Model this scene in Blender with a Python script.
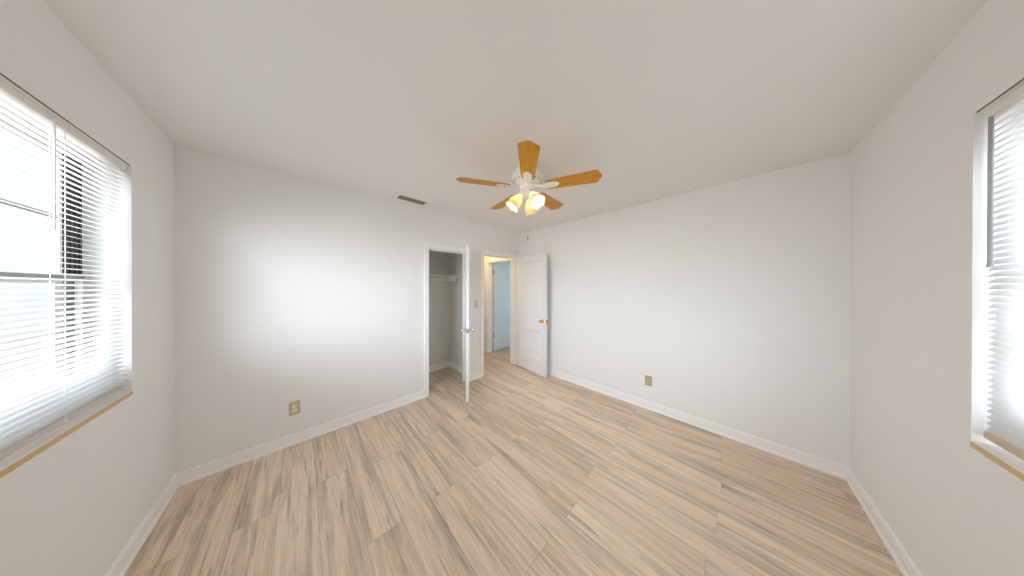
import bpy, bmesh, math, random
from mathutils import Vector, Matrix

# ------------------------------------------------------------------ scene set-up
scene = bpy.context.scene
for o in list(bpy.data.objects):
    bpy.data.objects.remove(o, do_unlink=True)
COL = scene.collection
random.seed(7)
PI = math.pi

W, L, H = 3.564, 3.416, 2.44          # bedroom: x 0..W, y 0..L, z 0..H
SILL, HEAD = 0.872, 2.07               # window opening heights
WY0, WY1 = 0.95, 2.88                  # left window, along y
WX0, WX1 = 0.90, 2.43                  # right window, along x

# camera --------------------------------------------------------------
cam_d = bpy.data.cameras.new('camera')
cam = bpy.data.objects.new('camera', cam_d)
COL.objects.link(cam)
F_PX = 213.58
cam_d.sensor_fit = 'HORIZONTAL'
cam_d.sensor_width = 36.0
cam_d.lens = F_PX / 1024 * 36.0
cam_d.clip_start = 0.02
yaw, pit, rol = 0.793883, -0.0020987, 0.001774
fw = Vector((math.cos(yaw) * math.cos(pit), math.sin(yaw) * math.cos(pit), math.sin(pit)))
r = fw.cross(Vector((0, 0, 1))).normalized()
u = r.cross(fw)
r2 = r * math.cos(rol) + u * math.sin(rol)
u2 = u * math.cos(rol) - r * math.sin(rol)
m = Matrix((r2, u2, -fw)).transposed().to_4x4()
m.translation = Vector((0.6512, 0.6341, 1.4277))
cam.matrix_world = m
scene.camera = cam

# view ------------------------------------------------------------------
scene.view_settings.view_transform = 'Standard'
scene.view_settings.look = 'None'
scene.view_settings.gamma = 1.0
scene.view_settings.use_curve_mapping = False
scene.view_settings.exposure = 0.14
scene.cycles.use_denoising = True
scene.cycles.max_bounces = 14
scene.cycles.diffuse_bounces = 10
scene.cycles.transmission_bounces = 8
scene.cycles.transparent_max_bounces = 16
scene.cycles.sample_clamp_indirect = 6.0
scene.cycles.caustics_reflective = False
scene.cycles.caustics_refractive = False

# daylight ----------------------------------------------------------------
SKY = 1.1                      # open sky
FILL_LOBES = (((-1.0, -0.08, 0.03), 18.0, 4.0),     # added bright lobe, aimed to light the room through the left window
         ((-0.28, -0.96, 0.05), 16.0, 4.0))    # second added lobe, feeding the right window
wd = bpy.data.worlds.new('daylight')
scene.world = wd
wd.use_nodes = True
nt = wd.node_tree
nt.nodes.clear()
wo = nt.nodes.new('ShaderNodeOutputWorld')
bg = nt.nodes.new('ShaderNodeBackground')
tc = nt.nodes.new('ShaderNodeTexCoord')
last = None
for gdir, gamp, gpow in FILL_LOBES:
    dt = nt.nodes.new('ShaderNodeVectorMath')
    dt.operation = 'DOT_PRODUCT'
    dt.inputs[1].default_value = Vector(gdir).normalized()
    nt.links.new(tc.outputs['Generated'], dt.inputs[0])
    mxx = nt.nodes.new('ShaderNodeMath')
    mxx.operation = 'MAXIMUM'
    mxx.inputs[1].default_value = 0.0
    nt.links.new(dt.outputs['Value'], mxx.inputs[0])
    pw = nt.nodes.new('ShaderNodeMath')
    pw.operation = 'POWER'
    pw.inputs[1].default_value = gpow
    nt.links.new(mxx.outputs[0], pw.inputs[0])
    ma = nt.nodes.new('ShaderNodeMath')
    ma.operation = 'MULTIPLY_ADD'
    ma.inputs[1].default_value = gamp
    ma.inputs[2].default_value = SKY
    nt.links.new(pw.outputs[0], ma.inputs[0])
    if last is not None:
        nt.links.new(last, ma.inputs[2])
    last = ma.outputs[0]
sx = nt.nodes.new('ShaderNodeSeparateXYZ')
cr = nt.nodes.new('ShaderNodeValToRGB')
mr = nt.nodes.new('ShaderNodeMapRange')
mr.inputs[1].default_value = -1.0
mr.inputs[2].default_value = 1.0
nt.links.new(tc.outputs['Generated'], sx.inputs[0])
nt.links.new(sx.outputs['Z'], mr.inputs[0])
nt.links.new(mr.outputs[0], cr.inputs[0])
cr.color_ramp.elements[0].position = 0.44
cr.color_ramp.elements[0].color = (0.72, 0.71, 0.69, 1)
cr.color_ramp.elements[1].position = 0.53
cr.color_ramp.elements[1].color = (0.82, 0.91, 1.0, 1)
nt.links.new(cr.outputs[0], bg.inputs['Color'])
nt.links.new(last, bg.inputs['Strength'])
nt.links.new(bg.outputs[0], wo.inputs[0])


def portal(name, loc, rot, sx_, sy_):
    l = bpy.data.lights.new(name, 'AREA')
    l.shape = 'RECTANGLE'
    l.size, l.size_y = sx_, sy_
    l.cycles.is_portal = True
    o = bpy.data.objects.new(name, l)
    o.location = loc
    o.rotation_euler = rot
    COL.objects.link(o)
    return o


# daylight portals in the window openings (they guide sky sampling, they emit nothing)
portal('left_window_portal', (-0.147, (WY0 + WY1) / 2, (SILL + HEAD) / 2), (0, -PI / 2, 0), HEAD - SILL, WY1 - WY0)
portal('right_window_portal', ((WX0 + WX1) / 2, -0.147, (SILL + HEAD) / 2), (PI / 2, 0, 0), WX1 - WX0, HEAD - SILL)
portal('next_room_portal', (4.7, 1.91, 1.4), (PI / 2, 0, 0), 1.4, 1.6)

# warm lamp of the hallway (above the door head, out of sight)
hl = bpy.data.lights.new('hall_lamp', 'POINT')
hl.energy = 6.0
hl.color = (1.0, 0.66, 0.30)
hl.shadow_soft_size = 0.07
hlo = bpy.data.objects.new('hall_lamp', hl)
hlo.location = (3.12, 4.02, 2.30)
COL.objects.link(hlo)


# ------------------------------------------------------------------ materials
def new_mat(name):
    m_ = bpy.data.materials.new(name)
    m_.use_nodes = True
    n = m_.node_tree
    n.nodes.clear()
    out = n.nodes.new('ShaderNodeOutputMaterial')
    return m_, n, out


def N(n, t, **kw):
    x = n.nodes.new(t)
    for k, v in kw.items():
        if k == 'ins':
            for kk, vv in v.items():
                x.inputs[kk].default_value = vv
        else:
            setattr(x, k, v)
    return x


def paint(name, col, rough=0.6, bump=0.0, scale=140.0, var=0.0, metallic=0.0, spec=0.5, coat=0.0):
    m_, n, out = new_mat(name)
    p = N(n, 'ShaderNodeBsdfPrincipled')
    p.inputs['Base Color'].default_value = (*col, 1)
    p.inputs['Roughness'].default_value = rough
    p.inputs['Metallic'].default_value = metallic
    p.inputs['Specular IOR Level'].default_value = spec
    if coat:
        p.inputs['Coat Weight'].default_value = coat
    tcn = N(n, 'ShaderNodeTexCoord')
    nz = N(n, 'ShaderNodeTexNoise', ins={'Scale': scale, 'Detail': 3.0})
    n.links.new(tcn.outputs['Object'], nz.inputs['Vector'])
    if bump:
        b = N(n, 'ShaderNodeBump', ins={'Strength': bump, 'Distance': 0.002})
        n.links.new(nz.outputs['Fac'], b.inputs['Height'])
        n.links.new(b.outputs[0], p.inputs['Normal'])
    if var:
        nz2 = N(n, 'ShaderNodeTexNoise', ins={'Scale': 9.0, 'Detail': 4.0})
        n.links.new(tcn.outputs['Object'], nz2.inputs['Vector'])
        mx = N(n, 'ShaderNodeMix', data_type='RGBA')
        mx.inputs[6].default_value = (*[c * (1 - var) for c in col], 1)
        mx.inputs[7].default_value = (*[min(1, c * (1 + var)) for c in col], 1)
        n.links.new(nz2.outputs['Fac'], mx.inputs[0])
        n.links.new(mx.outputs[2], p.inputs['Base Color'])
    n.links.new(p.outputs[0], out.inputs[0])
    return m_


M = {}
M['wall'] = paint('wall_paint', (0.865, 0.852, 0.846), 0.65, bump=0.25, scale=160, var=0.008)
M['ceiling'] = paint('ceiling_paint', (0.86, 0.84, 0.815), 0.85, bump=0.35, scale=120, var=0.01)
M['cream'] = paint('closet_cream_paint', (0.80, 0.775, 0.715), 0.7, bump=0.2, var=0.01)
M['trim'] = paint('trim_gloss_white', (0.93, 0.92, 0.915), 0.35, bump=0.05, scale=60)
M['door'] = paint('door_white', (0.83, 0.83, 0.84), 0.38, bump=0.06, scale=50)
M['sill'] = paint('sill_white', (0.93, 0.93, 0.93), 0.3, var=0.03)
M['tan'] = paint('sill_tan_edge', (0.66, 0.46, 0.20), 0.5, var=0.06)
M['bead'] = paint('brown_bead', (0.16, 0.125, 0.10), 0.6)
M['frame'] = paint('window_frame_white', (0.80, 0.78, 0.74), 0.4)
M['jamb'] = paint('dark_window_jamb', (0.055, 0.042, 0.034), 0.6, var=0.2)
M['mullion'] = paint('grey_metal_bar', (0.22, 0.22, 0.22), 0.5)
M['cord'] = paint('white_cord', (0.85, 0.85, 0.84), 0.6)
M['wand'] = paint('grey_plastic', (0.30, 0.30, 0.305), 0.35, var=0.05)
M['rail'] = paint('blind_rail', (0.64, 0.57, 0.52), 0.4)
M['headrail'] = paint('blind_headrail', (0.85, 0.83, 0.78), 0.4)
M['railtan'] = paint('blind_rail_tan', (0.60, 0.46, 0.32), 0.4)
M['chrome'] = paint('chrome', (0.75, 0.74, 0.72), 0.12, metallic=1.0)
M['brass'] = paint('brass', (0.80, 0.53, 0.16), 0.2, metallic=1.0)
M['fanwhite'] = paint('fan_white_enamel', (0.83, 0.83, 0.83), 0.3, coat=0.3)
M['dark'] = paint('dark_void', (0.02, 0.018, 0.015), 0.9)
M['ventslat'] = paint('vent_slat_brown', (0.25, 0.205, 0.125), 0.6, var=0.05)
M['almond'] = paint('almond_plastic', (0.62, 0.48, 0.26), 0.4)
M['almonddark'] = paint('aged_almond_plastic', (0.50, 0.40, 0.235), 0.45)
M['almondlight'] = paint('light_almond_plastic', (0.70, 0.62, 0.50), 0.4)
M['white'] = paint('white_plastic', (0.85, 0.84, 0.82), 0.35)
M['slot'] = paint('slot_dark', (0.03, 0.025, 0.02), 0.6)
M['hinge'] = paint('hinge_steel', (0.55, 0.53, 0.50), 0.35, metallic=1.0)
M['chain'] = paint('chain_pale_metal', (0.70, 0.64, 0.50), 0.35, metallic=0.6)
M['fob'] = paint('chain_fob', (0.33, 0.27, 0.20), 0.4)


def slat_mat():
    m_, n, out = new_mat('blind_slat_vinyl')
    p = N(n, 'ShaderNodeBsdfPrincipled')
    p.inputs['Base Color'].default_value = (0.76, 0.755, 0.74, 1)
    p.inputs['Roughness'].default_value = 0.4
    tr = N(n, 'ShaderNodeBsdfTranslucent')
    tr.inputs[0].default_value = (0.70, 0.73, 0.76, 1)
    mx = N(n, 'ShaderNodeMixShader')
    mx.inputs[0].default_value = 0.32
    n.links.new(p.outputs[0], mx.inputs[1])
    n.links.new(tr.outputs[0], mx.inputs[2])
    n.links.new(mx.outputs[0], out.inputs[0])
    return m_


M['slat'] = slat_mat()


def glass_mat(name='window_glass', tint=(0.95, 0.97, 0.97)):
    m_, n, out = new_mat(name)
    t = N(n, 'ShaderNodeBsdfTransparent')
    t.inputs[0].default_value = (*tint, 1)
    g = N(n, 'ShaderNodeBsdfGlossy')
    g.inputs['Roughness'].default_value = 0.02
    lw = N(n, 'ShaderNodeLayerWeight', ins={'Blend': 0.5})
    pw = N(n, 'ShaderNodeMath', operation='POWER')
    pw.inputs[1].default_value = 5.0
    n.links.new(lw.outputs['Facing'], pw.inputs[0])
    fr = N(n, 'ShaderNodeMath', operation='MULTIPLY_ADD')
    fr.inputs[1].default_value = 0.7
    fr.inputs[2].default_value = 0.03
    n.links.new(pw.outputs[0], fr.inputs[0])
    mx = N(n, 'ShaderNodeMixShader')
    n.links.new(fr.outputs[0], mx.inputs[0])
    n.links.new(t.outputs[0], mx.inputs[1])
    n.links.new(g.outputs[0], mx.inputs[2])
    n.links.new(mx.outputs[0], out.inputs[0])
    return m_


M['glass'] = glass_mat()
M['filterglass'] = glass_mat('blue_light_filter_glass', (0.47, 0.62, 0.685))  # tint added to turn the daylight on the far door blue


def shade_mat():
    m_, n, out = new_mat('frosted_lamp_glass')
    p = N(n, 'ShaderNodeBsdfPrincipled')
    p.inputs['Base Color'].default_value = (0.62, 0.58, 0.44, 1)
    p.inputs['Roughness'].default_value = 0.25
    tr = N(n, 'ShaderNodeBsdfTranslucent')
    tr.inputs[0].default_value = (0.60, 0.54, 0.38, 1)
    mx = N(n, 'ShaderNodeMixShader')
    mx.inputs[0].default_value = 0.5
    n.links.new(p.outputs[0], mx.inputs[1])
    n.links.new(tr.outputs[0], mx.inputs[2])
    em = N(n, 'ShaderNodeEmission')
    em.inputs[0].default_value = (1.0, 0.80, 0.42, 1)
    em.inputs[1].default_value = 0.10
    ad = N(n, 'ShaderNodeAddShader')
    n.links.new(mx.outputs[0], ad.inputs[0])
    n.links.new(em.outputs[0], ad.inputs[1])
    n.links.new(ad.outputs[0], out.inputs[0])
    return m_


M['shade'] = shade_mat()


def bulb_mat():
    m_, n, out = new_mat('lit_bulb')
    em = N(n, 'ShaderNodeEmission')
    em.inputs[0].default_value = (1.0, 0.86, 0.62, 1)
    em.inputs[1].default_value = 100.0
    n.links.new(em.outputs[0], out.inputs[0])
    return m_


M['bulb'] = bulb_mat()


def blade_mat():
    m_, n, out = new_mat('honey_oak_blade')
    p = N(n, 'ShaderNodeBsdfPrincipled')
    p.inputs['Roughness'].default_value = 0.35
    p.inputs['Specular IOR Level'].default_value = 0.3
    tcn = N(n, 'ShaderNodeTexCoord')
    mp = N(n, 'ShaderNodeMapping')
    mp.inputs['Scale'].default_value = (4.0, 70.0, 10.0)
    nz = N(n, 'ShaderNodeTexNoise', ins={'Scale': 1.0, 'Detail': 5.0, 'Roughness': 0.6})
    rp = N(n, 'ShaderNodeValToRGB')
    rp.color_ramp.elements[0].position = 0.3
    rp.color_ramp.elements[0].color = (0.48, 0.195, 0.006, 1)
    rp.color_ramp.elements[1].position = 0.7
    rp.color_ramp.elements[1].color = (0.70, 0.34, 0.014, 1)
    n.links.new(tcn.outputs['Object'], mp.inputs[0])
    n.links.new(mp.outputs[0], nz.inputs['Vector'])
    n.links.new(nz.outputs['Fac'], rp.inputs[0])
    n.links.new(rp.outputs[0], p.inputs['Base Color'])
    n.links.new(p.outputs[0], out.inputs[0])
    return m_


M['blade'] = blade_mat()


def floor_mat():
    m_, n, out = new_mat('oak_plank_floor')
    PW, PL = 0.182, 1.33

    def math_(op, a, b=None, c=None):
        x = N(n, 'ShaderNodeMath', operation=op)
        for i, v in enumerate((a, b, c)):
            if v is None:
                continue
            if isinstance(v, (int, float)):
                x.inputs[i].default_value = v
            else:
                n.links.new(v, x.inputs[i])
        return x.outputs[0]

    tcn = N(n, 'ShaderNodeTexCoord')
    sp = N(n, 'ShaderNodeSeparateXYZ')
    n.links.new(tcn.outputs['Object'], sp.inputs[0])
    X, Y = sp.outputs[0], sp.outputs[1]
    uu = math_('DIVIDE', math_('ADD', X, 0.004), PW)
    row = math_('FLOOR', uu)
    wn = N(n, 'ShaderNodeTexWhiteNoise', noise_dimensions='1D')
    n.links.new(row, wn.inputs['W'])
    odd = math_('MULTIPLY', math_('MODULO', row, 2.0), 0.489)
    shift = math_('ADD', odd, math_('MULTIPLY_ADD', wn.outputs['Value'], 0.06, -0.05))
    vv = math_('ADD', math_('DIVIDE', Y, PL), shift)
    colm = math_('FLOOR', vv)
    cmb = N(n, 'ShaderNodeCombineXYZ')
    n.links.new(row, cmb.inputs[0])
    n.links.new(colm, cmb.inputs[1])
    wn2 = N(n, 'ShaderNodeTexWhiteNoise', noise_dimensions='2D')
    n.links.new(cmb.outputs[0], wn2.inputs['Vector'])
    rnd = wn2.outputs['Value']
    off = math_('MULTIPLY', rnd, 37.0)

    def grain(sx_, sy_, detail, rough, dist=0.0, ph=0.0):
        c = N(n, 'ShaderNodeCombineXYZ')
        n.links.new(math_('MULTIPLY', X, sx_), c.inputs[0])
        n.links.new(math_('MULTIPLY', Y, sy_), c.inputs[1])
        n.links.new(math_('ADD', off, ph), c.inputs[2])
        t = N(n, 'ShaderNodeTexNoise', ins={'Scale': 1.0, 'Detail': detail, 'Roughness': rough, 'Distortion': dist})
        n.links.new(c.outputs[0], t.inputs['Vector'])
        return t.outputs['Fac']

    def ramp(fac, stops):
        rp = N(n, 'ShaderNodeValToRGB')
        els = rp.color_ramp.elements
        while len(els) < len(stops):
            els.new(0.5)
        for e, (pos, c) in zip(els, stops):
            e.position = pos
            e.color = (*c, 1)
        n.links.new(fac, rp.inputs[0])
        return rp.outputs[0]

    def mixc(fac, a, b, mode='MIX'):
        x = N(n, 'ShaderNodeMix', data_type='RGBA', blend_type=mode)
        if isinstance(fac, (int, float)):
            x.inputs[0].default_value = fac
        else:
            n.links.new(fac, x.inputs[0])
        for i, v in ((6, a), (7, b)):
            if isinstance(v, tuple):
                x.inputs[i].default_value = (*v, 1)
            else:
                n.links.new(v, x.inputs[i])
        return x.outputs[2]

    base = ramp(rnd, [(0.0, (0.77, 0.607, 0.456)), (0.5, (0.82, 0.66, 0.507)), (1.0, (0.87, 0.717, 0.566))])
    broad = ramp(grain(14.0, 0.8, 6.0, 0.66, 0.8), [(0.47, (0, 0, 0)), (0.68, (1, 1, 1))])
    c1 = mixc(math_('MULTIPLY', broad, 0.76), base, (0.375, 0.28, 0.213))
    fine = ramp(grain(120.0, 3.0, 5.0, 0.7, 0.2, 5.0), [(0.36, (0.76, 0.735, 0.71)), (0.58, (1.05, 1.05, 1.05))])
    c2 = mixc(0.8, c1, fine, 'MULTIPLY')
    dark = ramp(grain(32.0, 1.9, 4.0, 0.62, 0.9, 11.0), [(0.60, (0, 0, 0)), (0.70, (1, 1, 1))])
    c3 = mixc(math_('MULTIPLY', dark, 0.55), c2, (0.20, 0.145, 0.105))
    # joints between the boards
    fu = math_('FRACT', uu)
    du = math_('MULTIPLY', math_('MINIMUM', fu, math_('SUBTRACT', 1.0, fu)), PW)
    fv = math_('FRACT', vv)
    dv = math_('MULTIPLY', math_('MINIMUM', fv, math_('SUBTRACT', 1.0, fv)), PL)
    seam = math_('LESS_THAN', math_('MINIMUM', du, dv), 0.0014)
    c4 = mixc(math_('MULTIPLY', seam, 0.5), c3, (0.20, 0.15, 0.11))
    p = N(n, 'ShaderNodeBsdfPrincipled')
    p.inputs['Roughness'].default_value = 0.42
    p.inputs['Specular IOR Level'].default_value = 0.4
    n.links.new(c4, p.inputs['Base Color'])
    b = N(n, 'ShaderNodeBump', ins={'Strength': 0.15, 'Distance': 0.001})
    n.links.new(fine, b.inputs['Height'])
    n.links.new(b.outputs[0], p.inputs['Normal'])
    n.links.new(p.outputs[0], out.inputs[0])
    return m_


M['floor'] = floor_mat()


# ------------------------------------------------------------------ mesh helpers
def bx(bm, x0, y0, z0, x1, y1, z1):
    vs = [bm.verts.new((x, y, z)) for x in (x0, x1) for y in (y0, y1) for z in (z0, z1)]
    for f in ((0, 1, 3, 2), (4, 6, 7, 5), (0, 4, 5, 1), (2, 3, 7, 6), (0, 2, 6, 4), (1, 5, 7, 3)):
        bm.faces.new([vs[i] for i in f])


def lathe(bm, prof, mat=None, seg=32, cap=True):
    """profile of (radius, height) turned about z, then moved by mat"""
    mat = mat or Matrix()
    rings = []
    for rr, zz in prof:
        if rr < 1e-5:
            rings.append([bm.verts.new(mat @ Vector((0, 0, zz)))])
        else:
            rings.append([bm.verts.new(mat @ Vector((rr * math.cos(2 * PI * k / seg), rr * math.sin(2 * PI * k / seg), zz)))
                          for k in range(seg)])
    for a, b in zip(rings, rings[1:]):
        for k in range(seg):
            k2 = (k + 1) % seg
            if len(a) == 1 and len(b) == 1:
                continue
            if len(a) == 1:
                bm.faces.new((a[0], b[k2], b[k]))
            elif len(b) == 1:
                bm.faces.new((a[k], a[k2], b[0]))
            else:
                bm.faces.new((a[k], a[k2], b[k2], b[k]))
    if cap:
        for ring in (rings[0], rings[-1]):
            if len(ring) > 2:
                bm.faces.new(ring)


def axis_mat(p, d):
    """matrix taking +z to direction d at point p"""
    q = Vector(d).to_track_quat('Z', 'Y')
    mm = q.to_matrix().to_4x4()
    mm.translation = Vector(p)
    return mm


def tube(bm, a, b, rad, seg=10):
    a, b = Vector(a), Vector(b)
    lathe(bm, [(rad, 0), (rad, (b - a).length)], axis_mat(a, b - a), seg)


def path_tube(bm, pts, rad, seg=10):
    pts = [Vector(p) for p in pts]
    rings = []
    for i, p in enumerate(pts):
        d = (pts[min(i + 1, len(pts) - 1)] - pts[max(i - 1, 0)]).normalized()
        q = d.to_track_quat('Z', 'Y')
        rings.append([bm.verts.new(p + q @ Vector((rad * math.cos(2 * PI * k / seg), rad * math.sin(2 * PI * k / seg), 0)))
                      for k in range(seg)])
    for a, b in zip(rings, rings[1:]):
        for k in range(seg):
            bm.faces.new((a[k], a[(k + 1) % seg], b[(k + 1) % seg], b[k]))
    bm.faces.new(rings[0])
    bm.faces.new(rings[-1])


def extrude_profile(bm, prof, a, b, out):
    """profile of (offset from wall, height) swept from a to b; out = unit normal into the room"""
    a, b, out = Vector(a), Vector(b), Vector(out)
    up = Vector((0, 0, 1))
    ra = [bm.verts.new(a + out * o + up * z) for o, z in prof]
    rb = [bm.verts.new(b + out * o + up * z) for o, z in prof]
    n_ = len(prof)
    for i in range(n_):
        j = (i + 1) % n_
        bm.faces.new((ra[i], ra[j], rb[j], rb[i]))
    bm.faces.new(ra)
    bm.faces.new(rb)


def obj(name, bm, mat, parent=None, smooth=False, bevel=0.0, loc=None, clean=True, seg=2):
    if clean:
        bmesh.ops.remove_doubles(bm, verts=bm.verts, dist=1e-5)
        bmesh.ops.recalc_face_normals(bm, faces=bm.faces)
    me = bpy.data.meshes.new(name)
    bm.to_mesh(me)
    bm.free()
    if smooth:
        for p in me.polygons:
            p.use_smooth = True
    me.materials.append(mat)
    o = bpy.data.objects.new(name, me)
    COL.objects.link(o)
    if parent:
        o.parent = parent
    if loc:
        o.location = loc
    if bevel:
        b = o.modifiers.new('edge', 'BEVEL')
        b.width = bevel
        b.segments = seg
        b.limit_method = 'ANGLE'
        b.angle_limit = math.radians(40)
    if smooth:
        e = o.modifiers.new('split', 'EDGE_SPLIT')
        e.split_angle = math.radians(38)
    return o


def tag(o, label, cat, group=None, kind=None):
    o['label'] = label
    o['category'] = cat
    if group:
        o['group'] = group
    if kind:
        o['kind'] = kind
    return o


def thing(name, label, cat, loc=(0, 0, 0), rz=0.0, group=None, kind=None):
    o = bpy.data.objects.new(name, None)
    o.empty_display_size = 0.1
    COL.objects.link(o)
    o.location = loc
    o.rotation_euler = (0, 0, rz)
    return tag(o, label, cat, group, kind)


def wall(name, label, axis, t0, t1, u0, u1, holes=(), mat='wall', z1=H, cat='wall'):
    """a wall slab: axis 'x' means its faces look along x (t = x, u = y); holes are (u0, u1, z0, z1)"""
    us = sorted({u0, u1, *[h[0] for h in holes], *[h[1] for h in holes]})
    zs = sorted({0.0, z1, *[h[2] for h in holes], *[h[3] for h in holes]})
    bm = bmesh.new()

    def P(t, uu, z):
        return (t, uu, z) if axis == 'x' else (uu, t, z)

    def solid(i, j):
        if i < 0 or j < 0 or i >= len(us) - 1 or j >= len(zs) - 1:
            return False
        cu, cz = (us[i] + us[i + 1]) / 2, (zs[j] + zs[j + 1]) / 2
        return not any(h[0] < cu < h[1] and h[2] < cz < h[3] for h in holes)

    def quad(*ps):
        bm.faces.new([bm.verts.new(p) for p in ps])

    for i in range(len(us) - 1):
        for j in range(len(zs) - 1):
            if not solid(i, j):
                continue
            a, b, c, d = us[i], us[i + 1], zs[j], zs[j + 1]
            for t in (t0, t1):
                quad(P(t, a, c), P(t, b, c), P(t, b, d), P(t, a, d))
            for (di, dj, e) in ((-1, 0, (a, c, a, d)), (1, 0, (b, c, b, d)), (0, -1, (a, c, b, c)), (0, 1, (a, d, b, d))):
                if not solid(i + di, j + dj):
                    quad(P(t0, e[0], e[1]), P(t0, e[2], e[3]), P(t1, e[2], e[3]), P(t1, e[0], e[1]))
    o = obj(name, bm, M[mat])
    return tag(o, label, cat, kind='structure')


# ------------------------------------------------------------------ room shell
bm = bmesh.new()
bx(bm, -0.22, -0.22, -0.08, 5.7, 5.0, 0.0)
tag(obj('floor', bm, M['floor']), 'light greige oak plank floor running through bedroom, closet and hall', 'floor', kind='structure')
bm = bmesh.new()
bx(bm, -0.22, -0.22, H, 5.7, 5.0, H + 0.08)
tag(obj('ceiling', bm, M['ceiling']), 'flat off-white ceiling above the bedroom', 'ceiling', kind='structure')

CX0, CX1, CH = 1.848, 2.42, 1.948        # closet doorway
DX0, DX1, DH = 2.742, 3.452, 1.965       # bedroom doorway
J = 0.016                                 # jamb board thickness
wall('wall_left', 'off-white wall on the left around the wide blinded window', 'x', -0.15, 0.0, -0.15, L + 0.11,
     [(WY0, WY1, SILL - 0.02, HEAD)])
wall('wall_right', 'greyish white wall on the right around the closed-blind window', 'y', -0.15, 0.0, 0.0, W + 0.11,
     [(WX0, WX1, SILL - 0.02, HEAD)])
wall('wall_back_left', 'off-white wall holding the closet opening and the open doorway', 'y', L, L + 0.11, 0.0, W,
     [(CX0 - J, CX1 + J, 0.0, CH + J), (DX0 - J, DX1 + J, 0.0, DH + J)])
wall('wall_back_right', 'long blank off-white wall behind the panel door', 'x', W, W + 0.11, 0.0, L + 0.11)
# closet
wall('wall_closet_back', 'cream wall at the back of the closet', 'y', 4.19, 4.29, 1.2, 2.67, mat='cream')
wall('wall_closet_right', 'cream side wall inside the closet', 'x', 2.57, 2.67, L + 0.11, 4.19, mat='cream')
wall('wall_closet_left', 'cream closet side wall hidden left of the opening', 'x', 1.2, 1.3, L + 0.11, 4.19, mat='cream')
# hall and the room beyond it
HX = 3.585
wall('wall_hall_end', 'hall end wall lit warm yellow around the far doorway', 'x', HX, HX + 0.11, L + 0.11, 5.0,
     [(3.56 - J, 4.352 + J, 0.0, 1.968 + J)])
wall('wall_hall_back', 'far side wall of the hallway', 'y', 4.52, 4.62, 2.57, HX)
wall('wall_hall_left', 'hall wall stub behind the closet', 'x', 2.57, 2.67, 4.29, 4.52)
wall('wall_next_room_far', 'far wall of the room beyond the hall', 'x', 5.6, 5.7, 1.9, 5.0)
wall('wall_next_room_back', 'back wall of the room beyond the hall', 'y', 4.9, 5.0, HX + 0.11, 5.6)
wall('wall_next_room_window', 'window wall of the room beyond the hall', 'y', 1.9, 2.0, W + 0.11, 5.6,
     [(4.0, 5.4, 0.6, 2.2)])
bm = bmesh.new()
bx(bm, 4.0, 1.93, 0.6, 5.4, 1.936, 2.2)
w3 = tag(obj('window_3', bm, M['filterglass']), 'unseen window pane of the room beyond the hall, tinted to turn its light blue', 'window', kind='structure')

# ------------------------------------------------------------------ baseboards
BASE = [(0, 0), (0.024, 0), (0.024, 0.010), (0.020, 0.018), (0.0135, 0.022), (0.0135, 0.058), (0.0105, 0.062),
        (0.0105, 0.066), (0.0125, 0.070), (0.0125, 0.080), (0.006, 0.090), (0, 0.092)]


def baseboard(name, label, a, b, out):
    bm_ = bmesh.new()
    extrude_profile(bm_, BASE, (*a, 0), (*b, 0), (*out, 0))
    return tag(obj(name, bm_, M['trim']), label, 'baseboard', kind='structure')


CAS = 0.062
baseboard('baseboard_left', 'white baseboard under the left window', (0, 0), (0, L), (1, 0))
baseboard('baseboard_right', 'white baseboard along the greyish wall on the right', (0, 0), (W, 0), (0, 1))
baseboard('baseboard_back_left', 'white baseboard from the left corner to the closet', (0.0, L), (CX0 - CAS, L), (0, -1))
baseboard('baseboard_back_middle', 'short white baseboard between closet and doorway', (CX1 + CAS, L), (DX0 - CAS, L), (0, -1))
baseboard('baseboard_back_right', 'long white baseboard under the blank wall with one outlet', (W, 0), (W, L), (-1, 0))
baseboard('baseboard_closet_back', 'white baseboard along the back of the closet', (1.3, 4.19), (2.57, 4.19), (0, -1))
baseboard('baseboard_closet_right', 'white baseboard along the closet side wall', (2.57, L + 0.11), (2.57, 4.19), (-1, 0))


# ------------------------------------------------------------------ door frames
def casing_profile():
    return [(0, 0.0), (0.010, 0.0), (0.014, 0.006), (0.014, 0.040), (0.017, 0.046), (0.017, 0.058), (0.012, 0.062), (0, 0.062)]


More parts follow.
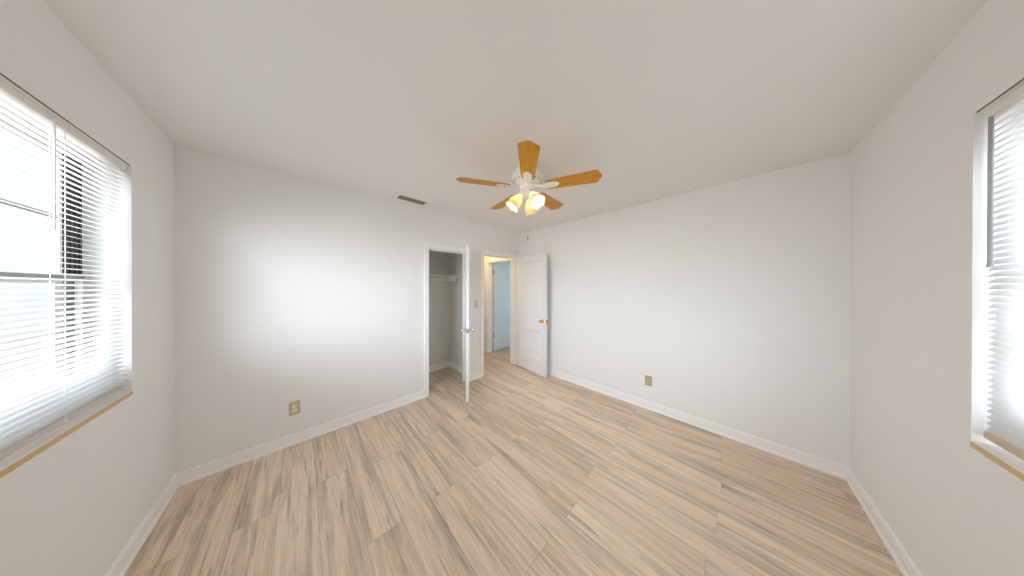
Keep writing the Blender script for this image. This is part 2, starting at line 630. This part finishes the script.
def casing(name, label, P, u0, u1, top, t0, t1, faces):
    """jamb boards and the casing around a doorway; P maps (u, t, z) to the room; t0..t1 is the wall depth"""
    bm_ = bmesh.new()

    def box(ua, ub, ta, tb, za, zb):
        c0, c1 = P(ua, ta, za), P(ub, tb, zb)
        bx(bm_, min(c0[0], c1[0]), min(c0[1], c1[1]), za, max(c0[0], c1[0]), max(c0[1], c1[1]), zb)

    box(u0 - J, u0, t0, t1, 0, top)
    box(u1, u1 + J, t0, t1, 0, top)
    box(u0 - J, u1 + J, t0, t1, top, top + J)
    # door stop beads
    tm = (t0 + t1) / 2 + 0.01
    box(u0, u0 + 0.010, tm, tm + 0.03, 0, top - 0.010)
    box(u1 - 0.010, u1, tm, tm + 0.03, 0, top - 0.010)
    box(u0, u1, tm, tm + 0.03, top - 0.010, top)
    pr = casing_profile()
    R = 0.004
    for (tf, sgn) in faces:
        def v(uo, zo, o):
            return bm_.verts.new(P(uo, tf + sgn * o, zo))
        loops = []
        for o, wdt in pr:
            e = R + wdt
            loops.append([v(u0 - e, 0, o), v(u0 - e, top + e, o), v(u1 + e, top + e, o), v(u1 + e, 0, o)])
        n_ = len(loops)
        for i in range(n_):
            a, b = loops[i], loops[(i + 1) % n_]
            for k in range(3):
                bm_.faces.new((a[k], a[k + 1], b[k + 1], b[k]))
        bm_.faces.new([l[0] for l in loops])
        bm_.faces.new([l[3] for l in loops])
    return tag(obj(name, bm_, M['trim']), label, 'door frame', kind='structure')


casing('trim_1', 'white casing around the narrow closet opening', lambda a, t, z: (a, t, z), CX0, CX1, CH, L, L + 0.11, [(L, -1)])
casing('trim_2', 'white casing around the bedroom doorway to the hall', lambda a, t, z: (a, t, z), DX0, DX1, DH, L, L + 0.11,
       [(L, -1), (L + 0.11, 1)])
casing('trim_3', 'white frame of the far doorway at the end of the hall', lambda a, t, z: (t, a, z), 3.56, 4.352, 1.968, HX, HX + 0.11,
       [(HX, -1)])


# ------------------------------------------------------------------ doors
def door_leaf(bm_, w, z0, z1, t, st=0.10):
    """two-panel leaf from the hinge edge at x = 0 to x = w, faces at y = +-t/2"""
    rows = [z0, 0.25, 0.71, 0.90, z1 - 0.105, z1]
    xs = [0, st, w - st, w]
    s1, d1 = 0.016, 0.011
    for s in (-1, 1):
        y = s * t / 2
        for i in range(3):
            for j in range(5):
                a, b, c, d = xs[i], xs[i + 1], rows[j], rows[j + 1]
                if i == 1 and j in (1, 3):
                    yi = y - s * d1
                    o_ = [(a, y, c), (b, y, c), (b, y, d), (a, y, d)]
                    q_ = [(a + s1, yi, c + s1), (b - s1, yi, c + s1), (b - s1, yi, d - s1), (a + s1, yi, d - s1)]
                    for k in range(4):
                        k2 = (k + 1) % 4
                        bm_.faces.new([bm_.verts.new(p) for p in (o_[k], o_[k2], q_[k2], q_[k])])
                    bm_.faces.new([bm_.verts.new(p) for p in q_])
                else:
                    bm_.faces.new([bm_.verts.new(p) for p in ((a, y, c), (b, y, c), (b, y, d), (a, y, d))])
    h = t / 2
    for j in range(5):
        for x in (0, w):
            bm_.faces.new([bm_.verts.new(p) for p in ((x, -h, rows[j]), (x, h, rows[j]), (x, h, rows[j + 1]), (x, -h, rows[j + 1]))])
    for i in range(3):
        for z in (z0, z1):
            bm_.faces.new([bm_.verts.new(p) for p in ((xs[i], -h, z), (xs[i], h, z), (xs[i + 1], h, z), (xs[i + 1], -h, z))])


KNOB = [(0.0, -0.001), (0.031, -0.001), (0.031, 0.004), (0.024, 0.008), (0.012, 0.011), (0.0105, 0.030), (0.016, 0.036),
        (0.0255, 0.044), (0.0275, 0.052), (0.025, 0.060), (0.016, 0.065), (0.0, 0.066)]


def door(name, label, hinge, free, w, z1, knob_mat, knob_z=0.895, t=0.035, knob_label=None, hz=(0.34, 1.77), hs=1):
    ang = math.atan2(free[1] - hinge[1], free[0] - hinge[0])
    bm_ = bmesh.new()
    door_leaf(bm_, w, 0.014, z1, t)
    o = obj(name, bm_, M['door'], bevel=0.0015)
    o.location = (*hinge, 0)
    o.rotation_euler = (0, 0, ang)
    tag(o, label, 'door', kind='structure')
    for s in (-1, 1):
        b_ = bmesh.new()
        lathe(b_, KNOB, axis_mat((w - 0.062, s * t / 2, knob_z), (0, s, 0)), 24)
        k = obj('door_knob', b_, M[knob_mat], o, smooth=True)
        k['label'] = knob_label
    b_ = bmesh.new()
    bx(b_, w - 0.001, -0.012, knob_z - 0.028, w + 0.0015, 0.012, knob_z + 0.028)
    bx(b_, w, -0.006, knob_z - 0.010, w + 0.008, 0.006, knob_z + 0.010)
    obj('latch_plate', b_, M[knob_mat], o)
    for z in hz:
        b_ = bmesh.new()
        tube(b_, (-0.006, hs * t / 2, z - 0.045), (-0.006, hs * t / 2, z + 0.045), 0.0055)
        bx(b_, -0.0015, -0.014, z - 0.045, 0.001, hs * t / 2, z + 0.045)
        obj('hinge', b_, M['hinge'], o)
    return o


door('door_1', 'narrow white closet door standing open edge-on with chrome knobs', (2.407, 3.385), (2.104, 2.888), 0.566, 1.955, 'chrome',
     knob_z=0.888, knob_label='round chrome knob', hs=1)
door('door_2', 'white two-panel bedroom door with brass knob opened against the blank wall', (3.468, 3.385), (3.386, 2.64), 0.745, 1.968, 'brass',
     knob_label='round brass knob', hs=1)
door('door_3', 'pale blue-lit panel door seen open through the doorway at hall end', (3.712, 4.325), (4.30, 4.331), 0.76, 1.96, 'brass',
     knob_label='round brass knob', hs=1)

# ------------------------------------------------------------------ closet fittings
bm = bmesh.new()
bx(bm, 1.3, 3.93, 1.622, 2.57, 4.19, 1.640)
shelf = tag(obj('closet_shelf', bm, M['trim'], bevel=0.001), 'white board shelf across the top of the closet', 'shelf')
bm = bmesh.new()
bx(bm, 2.552, 3.935, 1.590, 2.57, 4.19, 1.622)
obj('shelf_cleat', bm, M['trim'], shelf)
bm = bmesh.new()
tube(bm, (1.3, 3.955, 1.552), (2.562, 3.955, 1.552), 0.0155, 20)
rod = tag(obj('closet_rod', bm, M['white'], smooth=True), 'white hanging rod under the closet shelf', 'rod')
bm = bmesh.new()
lathe(bm, [(0.0, 0), (0.032, 0), (0.032, 0.004), (0.022, 0.006), (0.022, 0.02), (0.0165, 0.02), (0.0165, 0.012), (0, 0.012)],
      axis_mat((2.57, 3.955, 1.552), (-1, 0, 0)), 24)
obj('rod_socket', bm, M['hinge'], rod, smooth=True)


# ------------------------------------------------------------------ windows
def window(name, label, P, u0, u1, drop=0.0):
    """P maps (u along the wall, d depth outwards from the room face, z)"""
    w = thing(name, label, 'window', kind='structure')

    def box(b_, ua, ub, da, db, za, zb):
        c0, c1 = P(ua, da, za), P(ub, db, zb)
        bx(b_, *[min(a, b) for a, b in zip(c0, c1)], *[max(a, b) for a, b in zip(c0, c1)])

    D0, D1 = 0.105, 0.145
    # outer frame, sash rails
    b_ = bmesh.new()
    box(b_, u0, u1, D0 - 0.01, D1, SILL, SILL + 0.05)
    box(b_, u0, u1, D0, D1, HEAD - 0.035, HEAD)
    obj('window_frame', b_, M['frame'], w, bevel=0.002)
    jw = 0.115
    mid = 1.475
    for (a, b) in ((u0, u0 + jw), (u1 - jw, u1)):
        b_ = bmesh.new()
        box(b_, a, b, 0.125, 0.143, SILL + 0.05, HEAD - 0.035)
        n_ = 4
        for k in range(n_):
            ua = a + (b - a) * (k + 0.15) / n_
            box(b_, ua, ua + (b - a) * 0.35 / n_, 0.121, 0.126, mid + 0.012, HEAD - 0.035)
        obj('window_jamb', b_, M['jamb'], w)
    a, b = u0 + jw, u1 - jw
    um = (a + b) / 2
    # upper sash (outer track) and lower sash (inner track, wider)
    for (nm, ua, ub, da, db, za, zb, rb) in (('upper_sash', a, b, 0.127, 0.141, mid - 0.03, HEAD - 0.035, 0.032),
                                             ('lower_sash', a - 0.07, b + 0.07, 0.107, 0.120, SILL + 0.05, mid + 0.01, 0.095)):
        s = bmesh.new()
        box(s, ua, ua + 0.02, da, db, za, zb)
        box(s, ub - 0.02, ub, da, db, za, zb)
        box(s, ua + 0.02, ub - 0.02, da, db, zb - 0.03, zb)
        box(s, ua + 0.02, ub - 0.02, da, db, za, za + rb)
        so = obj(nm, s, M['frame'], w, bevel=0.002)
        g = bmesh.new()
        dm = (da + db) / 2
        box(g, ua + 0.02, ub - 0.02, dm - 0.002, dm + 0.002, za + rb, zb - 0.03)
        obj('window_pane', g, M['glass'], so)
        g = bmesh.new()
        zm = (za + rb + zb - 0.03) / 2
        box(g, ua + 0.02, ub - 0.02, da + 0.003, db - 0.003, zm - 0.008, zm + 0.008)
        for f in (0.25, 0.5, 0.75):
            uc = ua + 0.03 + (ub - ua - 0.06) * f
            box(g, uc - 0.008, uc + 0.008, da + 0.004, db - 0.004, za + rb, zb - 0.03)
        obj('glazing_bar', g, M['mullion'], so)
    b_ = bmesh.new()
    box(b_, a - 0.07, b + 0.07, 0.103, 0.140, mid - 0.016, mid + 0.004)
    obj('meeting_rail', b_, M['mullion'], w)
    # sill slab with its tan front edge, bead above the opening
    b_ = bmesh.new()
    box(b_, u0, u1, -0.002, 0.096, SILL - 0.02, SILL - drop)
    obj('window_sill', b_, M['sill'], w, bevel=0.002)
    b_ = bmesh.new()
    box(b_, u0 + 0.008, u1 - 0.008, -0.006, -0.002, SILL - 0.021 - drop, SILL - 0.001 - drop)
    obj('sill_edge', b_, M['tan'], w, bevel=0.002)
    b_ = bmesh.new()
    box(b_, u0 + 0.02, u1 - 0.02, -0.003, 0.0, HEAD - 0.001, HEAD + 0.003)
    obj('header_bead', b_, M['bead'], w)
    return w


PA = lambda uu, d, z: (-d, uu, z)
PD = lambda uu, d, z: (uu, -d, z)
window('window_1', 'wide window on the left behind half-open white blinds', PA, WY0, WY1)
window('window_2', 'window on the right behind fully closed white blinds', PD, WX0, WX1, 0.010)


def blind(name, label, P, u0, u1, tilt, rail_mat, cords, wands):
    w = thing(name, label, 'blind', group='window blinds')

    def box(b_, ua, ub, da, db, za, zb):
        c0, c1 = P(ua, da, za), P(ub, db, zb)
        bx(b_, *[min(a, b) for a, b in zip(c0, c1)], *[max(a, b) for a, b in zip(c0, c1)])

    dc = 0.027
    b_ = bmesh.new()
    box(b_, u0, u1, dc - 0.014, dc + 0.014, HEAD - 0.027, HEAD - 0.001)
    obj('headrail', b_, M['headrail'], w, bevel=0.002)
    b_ = bmesh.new()
    box(b_, u0 + 0.004, u1 - 0.004, dc - 0.013, dc + 0.011, 0.886, 0.912)
    br = obj('bottom_rail', b_, M[rail_mat], w, bevel=0.004)
    for uc in cords:
        b_ = bmesh.new()
        c0 = P(uc, dc - 0.013, 0.899)
        n_ = Vector(P(0, -1, 0))
        lathe(b_, [(0, -0.001), (0.007, -0.001), (0.007, 0.001), (0.005, 0.003), (0, 0.003)], axis_mat(c0, n_), 12)
        obj('cord_plug', b_, M['white'], br)
    # the slats: gently crowned strips
    b_ = bmesh.new()
    pitch, wd_ = 0.0221, 0.0255
    z = 0.926
    ct, st = math.cos(tilt), math.sin(tilt)
    while z < HEAD - 0.034:
        ra, rb = [], []
        for k in range(5):
            s = -0.5 + k / 4
            x, y = s * wd_, 0.0016 * (1 - (2 * s) ** 2)
            d = x * ct - y * st
            zz = x * st + y * ct
            ra.append(b_.verts.new(P(u0 + 0.004, dc + d, z + zz)))
            rb.append(b_.verts.new(P(u1 - 0.004, dc + d, z + zz)))
        for k in range(4):
            b_.faces.new((ra[k], ra[k + 1], rb[k + 1], rb[k]))
        z += pitch
    obj('slats', b_, M['slat'], w, smooth=True, clean=False)
    for uc in cords:
        b_ = bmesh.new()
        for dd in (-0.0135, 0.0135):
            tube(b_, P(uc, dc + dd, 0.91), P(uc, dc + dd, HEAD - 0.027), 0.0011, 6)
        obj('ladder_cord', b_, M['cord'], w)
    for (uc, zt, zb, rad, mt, lab) in wands:
        b_ = bmesh.new()
        d = dc - 0.030
        tube(b_, P(uc, d, zb), P(uc, d, zt), rad, 6)
        lathe(b_, [(rad * 1.25, 0), (rad * 1.25, 0.012)], axis_mat(P(uc, d, zb), (0, 0, 1)), 12)
        wo_ = obj('tilt_wand', b_, M[mt], w)
        wo_['label'] = lab
        b_ = bmesh.new()
        path_tube(b_, [P(uc, d, zt - 0.004), P(uc, d, zt + 0.010), P(uc, d + 0.008, zt + 0.018), P(uc, dc - 0.012, HEAD - 0.018)], 0.0022, 8)
        obj('wand_hook', b_, M['white'], wo_)
    return w


blind('window_blind', 'white slatted blind with half-open slats in the wide left window', PA, WY0 + 0.006, WY1 - 0.008, math.radians(15), 'rail',
      (1.15, 1.80, 2.467), ((2.372, HEAD - 0.05, 1.63, 0.003, 'white', 'thin white tilt wand'),))
blind('window_blind', 'white slatted blind with closed slats and grey wand in the right window', PD, WX0 + 0.006, WX1 - 0.008, math.radians(52), 'railtan',
      (1.12, 1.65, 2.235), ((2.345, HEAD - 0.05, 1.50, 0.0048, 'wand', 'grey tilt wand'),))


# ------------------------------------------------------------------ ceiling vent
v = thing('ceiling_vent', 'brown-slatted air vent in white frame on ceiling near the closet', 'vent', (1.56, 3.21, H))
bm = bmesh.new()
ox, oy, fx, fy, fz = 0.148, 0.060, 0.185, 0.088, -0.006
for (a, b, c, d) in ((-fx, -fy, fx, -oy), (-fx, oy, fx, fy), (-fx, -oy, -ox, oy), (ox, -oy, fx, oy)):
    bx(bm, a, b, fz, c, d, 0.0)
obj('vent_frame', bm, M['ceiling'], v)
bm = bmesh.new()
bx(bm, -ox, -oy, -0.0012, ox, oy, -0.0002)
obj('vent_backing', bm, M['dark'], v)
bm = bmesh.new()
for k in range(7):
    y = -oy + (k + 0.5) * 2 * oy / 7
    p_ = [(-ox, y - 0.006, -0.0018), (ox, y - 0.006, -0.0018), (ox, y + 0.0065, -0.0055), (-ox, y + 0.0065, -0.0055)]
    lo = [bm.verts.new(q) for q in p_]
    hi = [bm.verts.new((q[0], q[1], q[2] + 0.0008)) for q in p_]
    bm.faces.new(lo)
    bm.faces.new(hi)
    for i in range(4):
        bm.faces.new((lo[i], lo[(i + 1) % 4], hi[(i + 1) % 4], hi[i]))
bx(bm, -0.004, -oy, -0.0052, 0.004, oy, -0.001)
obj('vent_slats', bm, M['ventslat'], v)


# ------------------------------------------------------------------ outlets and switch
def plate(name, label, cat, loc, rz, plate_mat, kind, group=None, rec_mat='white'):
    t = thing(name, label, cat, loc, rz, group)          # local: wall plane y = 0, room towards -y
    b_ = bmesh.new()
    bx(b_, -0.036, -0.0055, -0.0595, 0.036, 0.0, 0.0595)
    obj('cover_plate', b_, M[plate_mat], t, bevel=0.003)
    if kind == 'outlet':
        for s in (-1, 1):
            b_ = bmesh.new()
            lathe(b_, [(0.0172, 0), (0.0172, 0.0025), (0.0155, 0.0035), (0, 0.0035)],
                  axis_mat((0, -0.0050, s * 0.0195), (0, -1, 0)), 20)
            rc = obj('receptacle', b_, M[rec_mat], t)
            for dx in (-0.0062, 0.0062):
                b_ = bmesh.new()
                bx(b_, dx - 0.0012, -0.0092, s * 0.0195 - 0.001, dx + 0.0012, -0.0084, s * 0.0195 + 0.009)
                obj('socket_slot', b_, M['slot'], rc)
            b_ = bmesh.new()
            lathe(b_, [(0.0028, 0), (0.0028, 0.0008), (0, 0.0008)], axis_mat((0, -0.0084, s * 0.0195 - 0.007), (0, -1, 0)), 10)
            obj('socket_hole', b_, M['slot'], rc)
        sc_ = (0.0,)
    else:
        b_ = bmesh.new()
        bx(b_, -0.0055, -0.0065, -0.0125, 0.0055, -0.005, 0.0125)
        obj('switch_slot', b_, M['almondlight'], t)
        b_ = bmesh.new()
        bx(b_, -0.004, -0.0155, 0.0, 0.004, -0.006, 0.008)
        obj('toggle', b_, M['white'], t, bevel=0.001)
        sc_ = (-0.03, 0.03)
    for z in sc_:
        b_ = bmesh.new()
        lathe(b_, [(0.003, 0), (0.003, 0.001), (0, 0.0014)], axis_mat((0, -0.0053, z), (0, -1, 0)), 10)
        obj('screw', b_, M['hinge'], t)
    return t


plate('wall_outlet', 'tan plate outlet with white receptacles on wall left of the closet', 'outlet', (0.603, L, 0.323), 0, 'almond', 'outlet', 'wall outlets')
plate('wall_outlet', 'beige outlet low on the blank wall right of the panel door', 'outlet', (W, 1.299, 0.331), -PI / 2, 'almonddark', 'outlet', 'wall outlets', 'almond')
plate('light_switch', 'off-white light switch between closet and doorway', 'light switch', (2.598, L, 1.166), 0, 'almondlight', 'switch')


# ------------------------------------------------------------------ ceiling fan
FX, FY, FB = 1.96, 1.79, 2.237
fan = thing('ceiling_fan', 'white ceiling fan with five honey oak blades and three lit glass shades', 'ceiling fan', (FX, FY, H))


def Z(z):
    return z - H


bm = bmesh.new()
lathe(bm, [(0.0, Z(2.44)), (0.075, Z(2.44)), (0.075, Z(2.425)), (0.066, Z(2.395)), (0.05, Z(2.375)), (0.05, Z(2.36))], None, 40)
obj('canopy', bm, M['fanwhite'], fan, smooth=True)
bm = bmesh.new()
lathe(bm, [(0.0, Z(2.372)), (0.06, Z(2.372)), (0.105, Z(2.362)), (0.126, Z(2.342)), (0.131, Z(2.318)), (0.128, Z(2.305)), (0.118, Z(2.292)),
           (0.100, Z(2.276)), (0.078, Z(2.262)), (0.070, Z(2.256)), (0, Z(2.256))], None, 48)
mh = obj('motor_housing', bm, M['fanwhite'], fan, smooth=True)
for k in range(20):
    bm = bmesh.new()
    a = 2 * PI * k / 20 + 0.07
    mm = Matrix.Rotation(a, 4, 'Z') @ axis_mat((0.109, 0, Z(2.2835)), (0.66, 0, -0.75))
    lathe(bm, [(0.0055, -0.001), (0.0055, 0.0012), (0, 0.0012)], mm, 10)
    obj('vent_hole', bm, M['slot'], mh)
bm = bmesh.new()
lathe(bm, [(0.0, Z(2.256)), (0.064, Z(2.256)), (0.067, Z(2.250)), (0.067, Z(2.240)), (0.056, Z(2.232)), (0.052, Z(2.222)), (0.057, Z(2.214)),
           (0.057, Z(2.192)), (0.048, Z(2.182)), (0.030, Z(2.176)), (0.012, Z(2.172)), (0, Z(2.171))], None, 40)
sh = obj('switch_housing', bm, M['fanwhite'], fan, smooth=True)
for k in range(5):
    bm = bmesh.new()
    a = math.radians(222.45 + 36 + 72 * k)
    mm = Matrix.Rotation(a, 4, 'Z') @ axis_mat((0.0565, 0, Z(2.203)), (1, 0, 0))
    lathe(bm, [(0.004, -0.001), (0.004, 0.002), (0, 0.003)], mm, 10)
    obj('screw', bm, M['slot'], sh)

PITCH = math.radians(12)
R0, R1 = 0.150, 0.562


def blade_bm():
    b_ = bmesh.new()
    # outline in local x (radial), y (across): narrow rounded root, wide tip cut to a shallow point
    out = [(R0, -0.036), (R0 + 0.012, -0.048), (R0 + 0.03, -0.052), (R1 - 0.034, -0.067), (R1, -0.010), (R1, 0.010),
           (R1 - 0.034, 0.067), (R0 + 0.03, 0.052), (R0 + 0.012, 0.048), (R0, 0.036)]
    lo = [b_.verts.new((x, y, -0.003)) for x, y in out]
    hi = [b_.verts.new((x, y, 0.003)) for x, y in out]
    b_.faces.new(lo)
    b_.faces.new(hi)
    for i in range(len(out)):
        j = (i + 1) % len(out)
        b_.faces.new((lo[i], lo[j], hi[j], hi[i]))
    return b_


def iron_bm():
    b_ = bmesh.new()
    # oval plate under the blade root, with a raised ring, and the arm down to the flywheel
    seg = 28
    for (rx, ry, z0, z1) in ((0.062, 0.034, -0.0065, -0.003), (0.036, 0.016, -0.0085, -0.006)):
        lo = [b_.verts.new((0.195 + rx * math.cos(2 * PI * k / seg), ry * math.sin(2 * PI * k / seg), z0)) for k in range(seg)]
        hi = [b_.verts.new((0.195 + rx * math.cos(2 * PI * k / seg), ry * math.sin(2 * PI * k / seg), z1)) for k in range(seg)]
        b_.faces.new(lo)
        b_.faces.new(hi)
        for k in range(seg):
            b_.faces.new((lo[k], lo[(k + 1) % seg], hi[(k + 1) % seg], hi[k]))
    pts = [(0.055, 0.012, 0.010), (0.085, 0.012, 0.008), (0.115, 0.010, 0.002), (0.150, 0.011, -0.004)]
    rings = []
    for x, hw, z in pts:
        rings.append([b_.verts.new((x, -hw, z - 0.0035)), b_.verts.new((x, hw, z - 0.0035)), b_.verts.new((x, hw, z + 0.0035)), b_.verts.new((x, -hw, z + 0.0035))])
    for a, b in zip(rings, rings[1:]):
        for k in range(4):
            b_.faces.new((a[k], a[(k + 1) % 4], b[(k + 1) % 4], b[k]))
    b_.faces.new(rings[0])
    b_.faces.new(rings[-1])
    return b_


def screw_bm(x):
    b_ = bmesh.new()
    lathe(b_, [(0.0035, 0), (0.0035, 0.0012), (0, 0.002)], axis_mat((x, 0, -0.0083), (0, 0, -1)), 10)
    return b_


b0 = obj('blade', blade_bm(), M['blade'], fan, bevel=0.0012)
i0 = obj('blade_iron', iron_bm(), M['fanwhite'], fan, bevel=0.0012)
s0 = [obj('screw', screw_bm(x), M['hinge'], i0) for x in (0.178, 0.212)]
for k in range(5):
    a = math.radians(222.45 + 72 * k)
    # the clockwise edge of each blade sits higher
    rot = (Matrix.Rotation(a, 4, 'Z') @ Matrix.Rotation(-PITCH, 4, 'X')).to_euler()
    if k == 0:
        b_o, i_o = b0, i0
    else:
        b_o = b0.copy()
        i_o = i0.copy()
        for q, par in [(b_o, fan), (i_o, fan)] + [(q.copy(), i_o) for q in s0]:
            COL.objects.link(q)
            q.parent = par
    for q in (b_o, i_o):
        q.location = (0, 0, Z(FB))
        q.rotation_euler = rot

# light kit: three tulip shades on short arms
TULIP = [(0.0215, 0.0), (0.024, 0.012), (0.034, 0.032), (0.046, 0.056), (0.0515, 0.080), (0.0525, 0.100), (0.056, 0.116), (0.0615, 0.126)]


def shade_bm():
    b_ = bmesh.new()
    seg = 36
    prof = TULIP + [(rr - 0.0028, zz - 0.0004) for rr, zz in reversed(TULIP)]
    rings = []
    for i, (rr, zz) in enumerate(prof):
        ring = []
        for k in range(seg):
            th = 2 * PI * k / seg
            f = max(0.0, (zz - 0.09) / 0.036)          # scalloped rim
            r_ = rr * (1 + 0.035 * f * math.cos(6 * th))
            z_ = zz + 0.0045 * f * math.cos(6 * th)
            ring.append(b_.verts.new((r_ * math.cos(th), r_ * math.sin(th), z_)))
        rings.append(ring)
    for i in range(len(rings)):
        a, b = rings[i], rings[(i + 1) % len(rings)]
        for k in range(seg):
            b_.faces.new((a[k], a[(k + 1) % seg], b[(k + 1) % seg], b[k]))
    return b_


def arm_bm():
    b_ = bmesh.new()
    path_tube(b_, [(0, 0, -0.042), (0, 0, -0.02), (0, 0, 0.0)], 0.009, 14)
    lathe(b_, [(0.0, -0.012), (0.022, -0.012), (0.0255, -0.006), (0.0255, 0.010), (0.0225, 0.010), (0.0225, -0.004), (0, -0.004)], None, 28)
    return b_


def bulb_bm():
    b_ = bmesh.new()
    lathe(b_, [(0.0, 0.004), (0.012, 0.006), (0.013, 0.028), (0.020, 0.046), (0.0245, 0.062), (0.022, 0.078), (0.013, 0.088), (0, 0.091)], None, 24)
    return b_


sh0 = obj('lamp_shade', shade_bm(), M['shade'], fan, smooth=True)
ar0 = obj('lamp_holder', arm_bm(), M['fanwhite'], fan, smooth=True)
bu0 = obj('bulb', bulb_bm(), M['bulb'], ar0, smooth=True)
for k, az in enumerate((262, 142, 22)):
    a = math.radians(az)
    tl = math.radians(38)
    d = Vector((math.cos(a) * math.sin(tl), math.sin(a) * math.sin(tl), -math.cos(tl)))
    base = Vector((math.cos(a) * 0.050, math.sin(a) * 0.050, Z(2.178)))
    rot = d.to_track_quat('Z', 'Y').to_euler()
    if k == 0:
        so, ao = sh0, ar0
    else:
        so, ao, bo = sh0.copy(), ar0.copy(), bu0.copy()
        for q, par in ((so, fan), (ao, fan), (bo, ao)):
            COL.objects.link(q)
            q.parent = par
    for q in (so, ao):
        q.location = base
        q.rotation_euler = rot

# pull chain
bm = bmesh.new()
prof = [(0, Z(1.853))]
zc = Z(1.855)
while zc < Z(2.172):
    prof += [(0.0011, zc), (0.0021, zc + 0.0014), (0.0011, zc + 0.0028)]
    zc += 0.0032
prof.append((0, zc))
lathe(bm, prof, Matrix.Translation((0.004, -0.004, 0)), 6)
pc = obj('pull_chain', bm, M['chain'], fan)
bm = bmesh.new()
lathe(bm, [(0, 0.0), (0.003, 0.001), (0.0042, 0.012), (0.0042, 0.038), (0.002, 0.046), (0, 0.047)], Matrix.Translation((0.004, -0.004, Z(1.808))), 14)
obj('chain_fob', bm, M['fob'], pc, smooth=True)
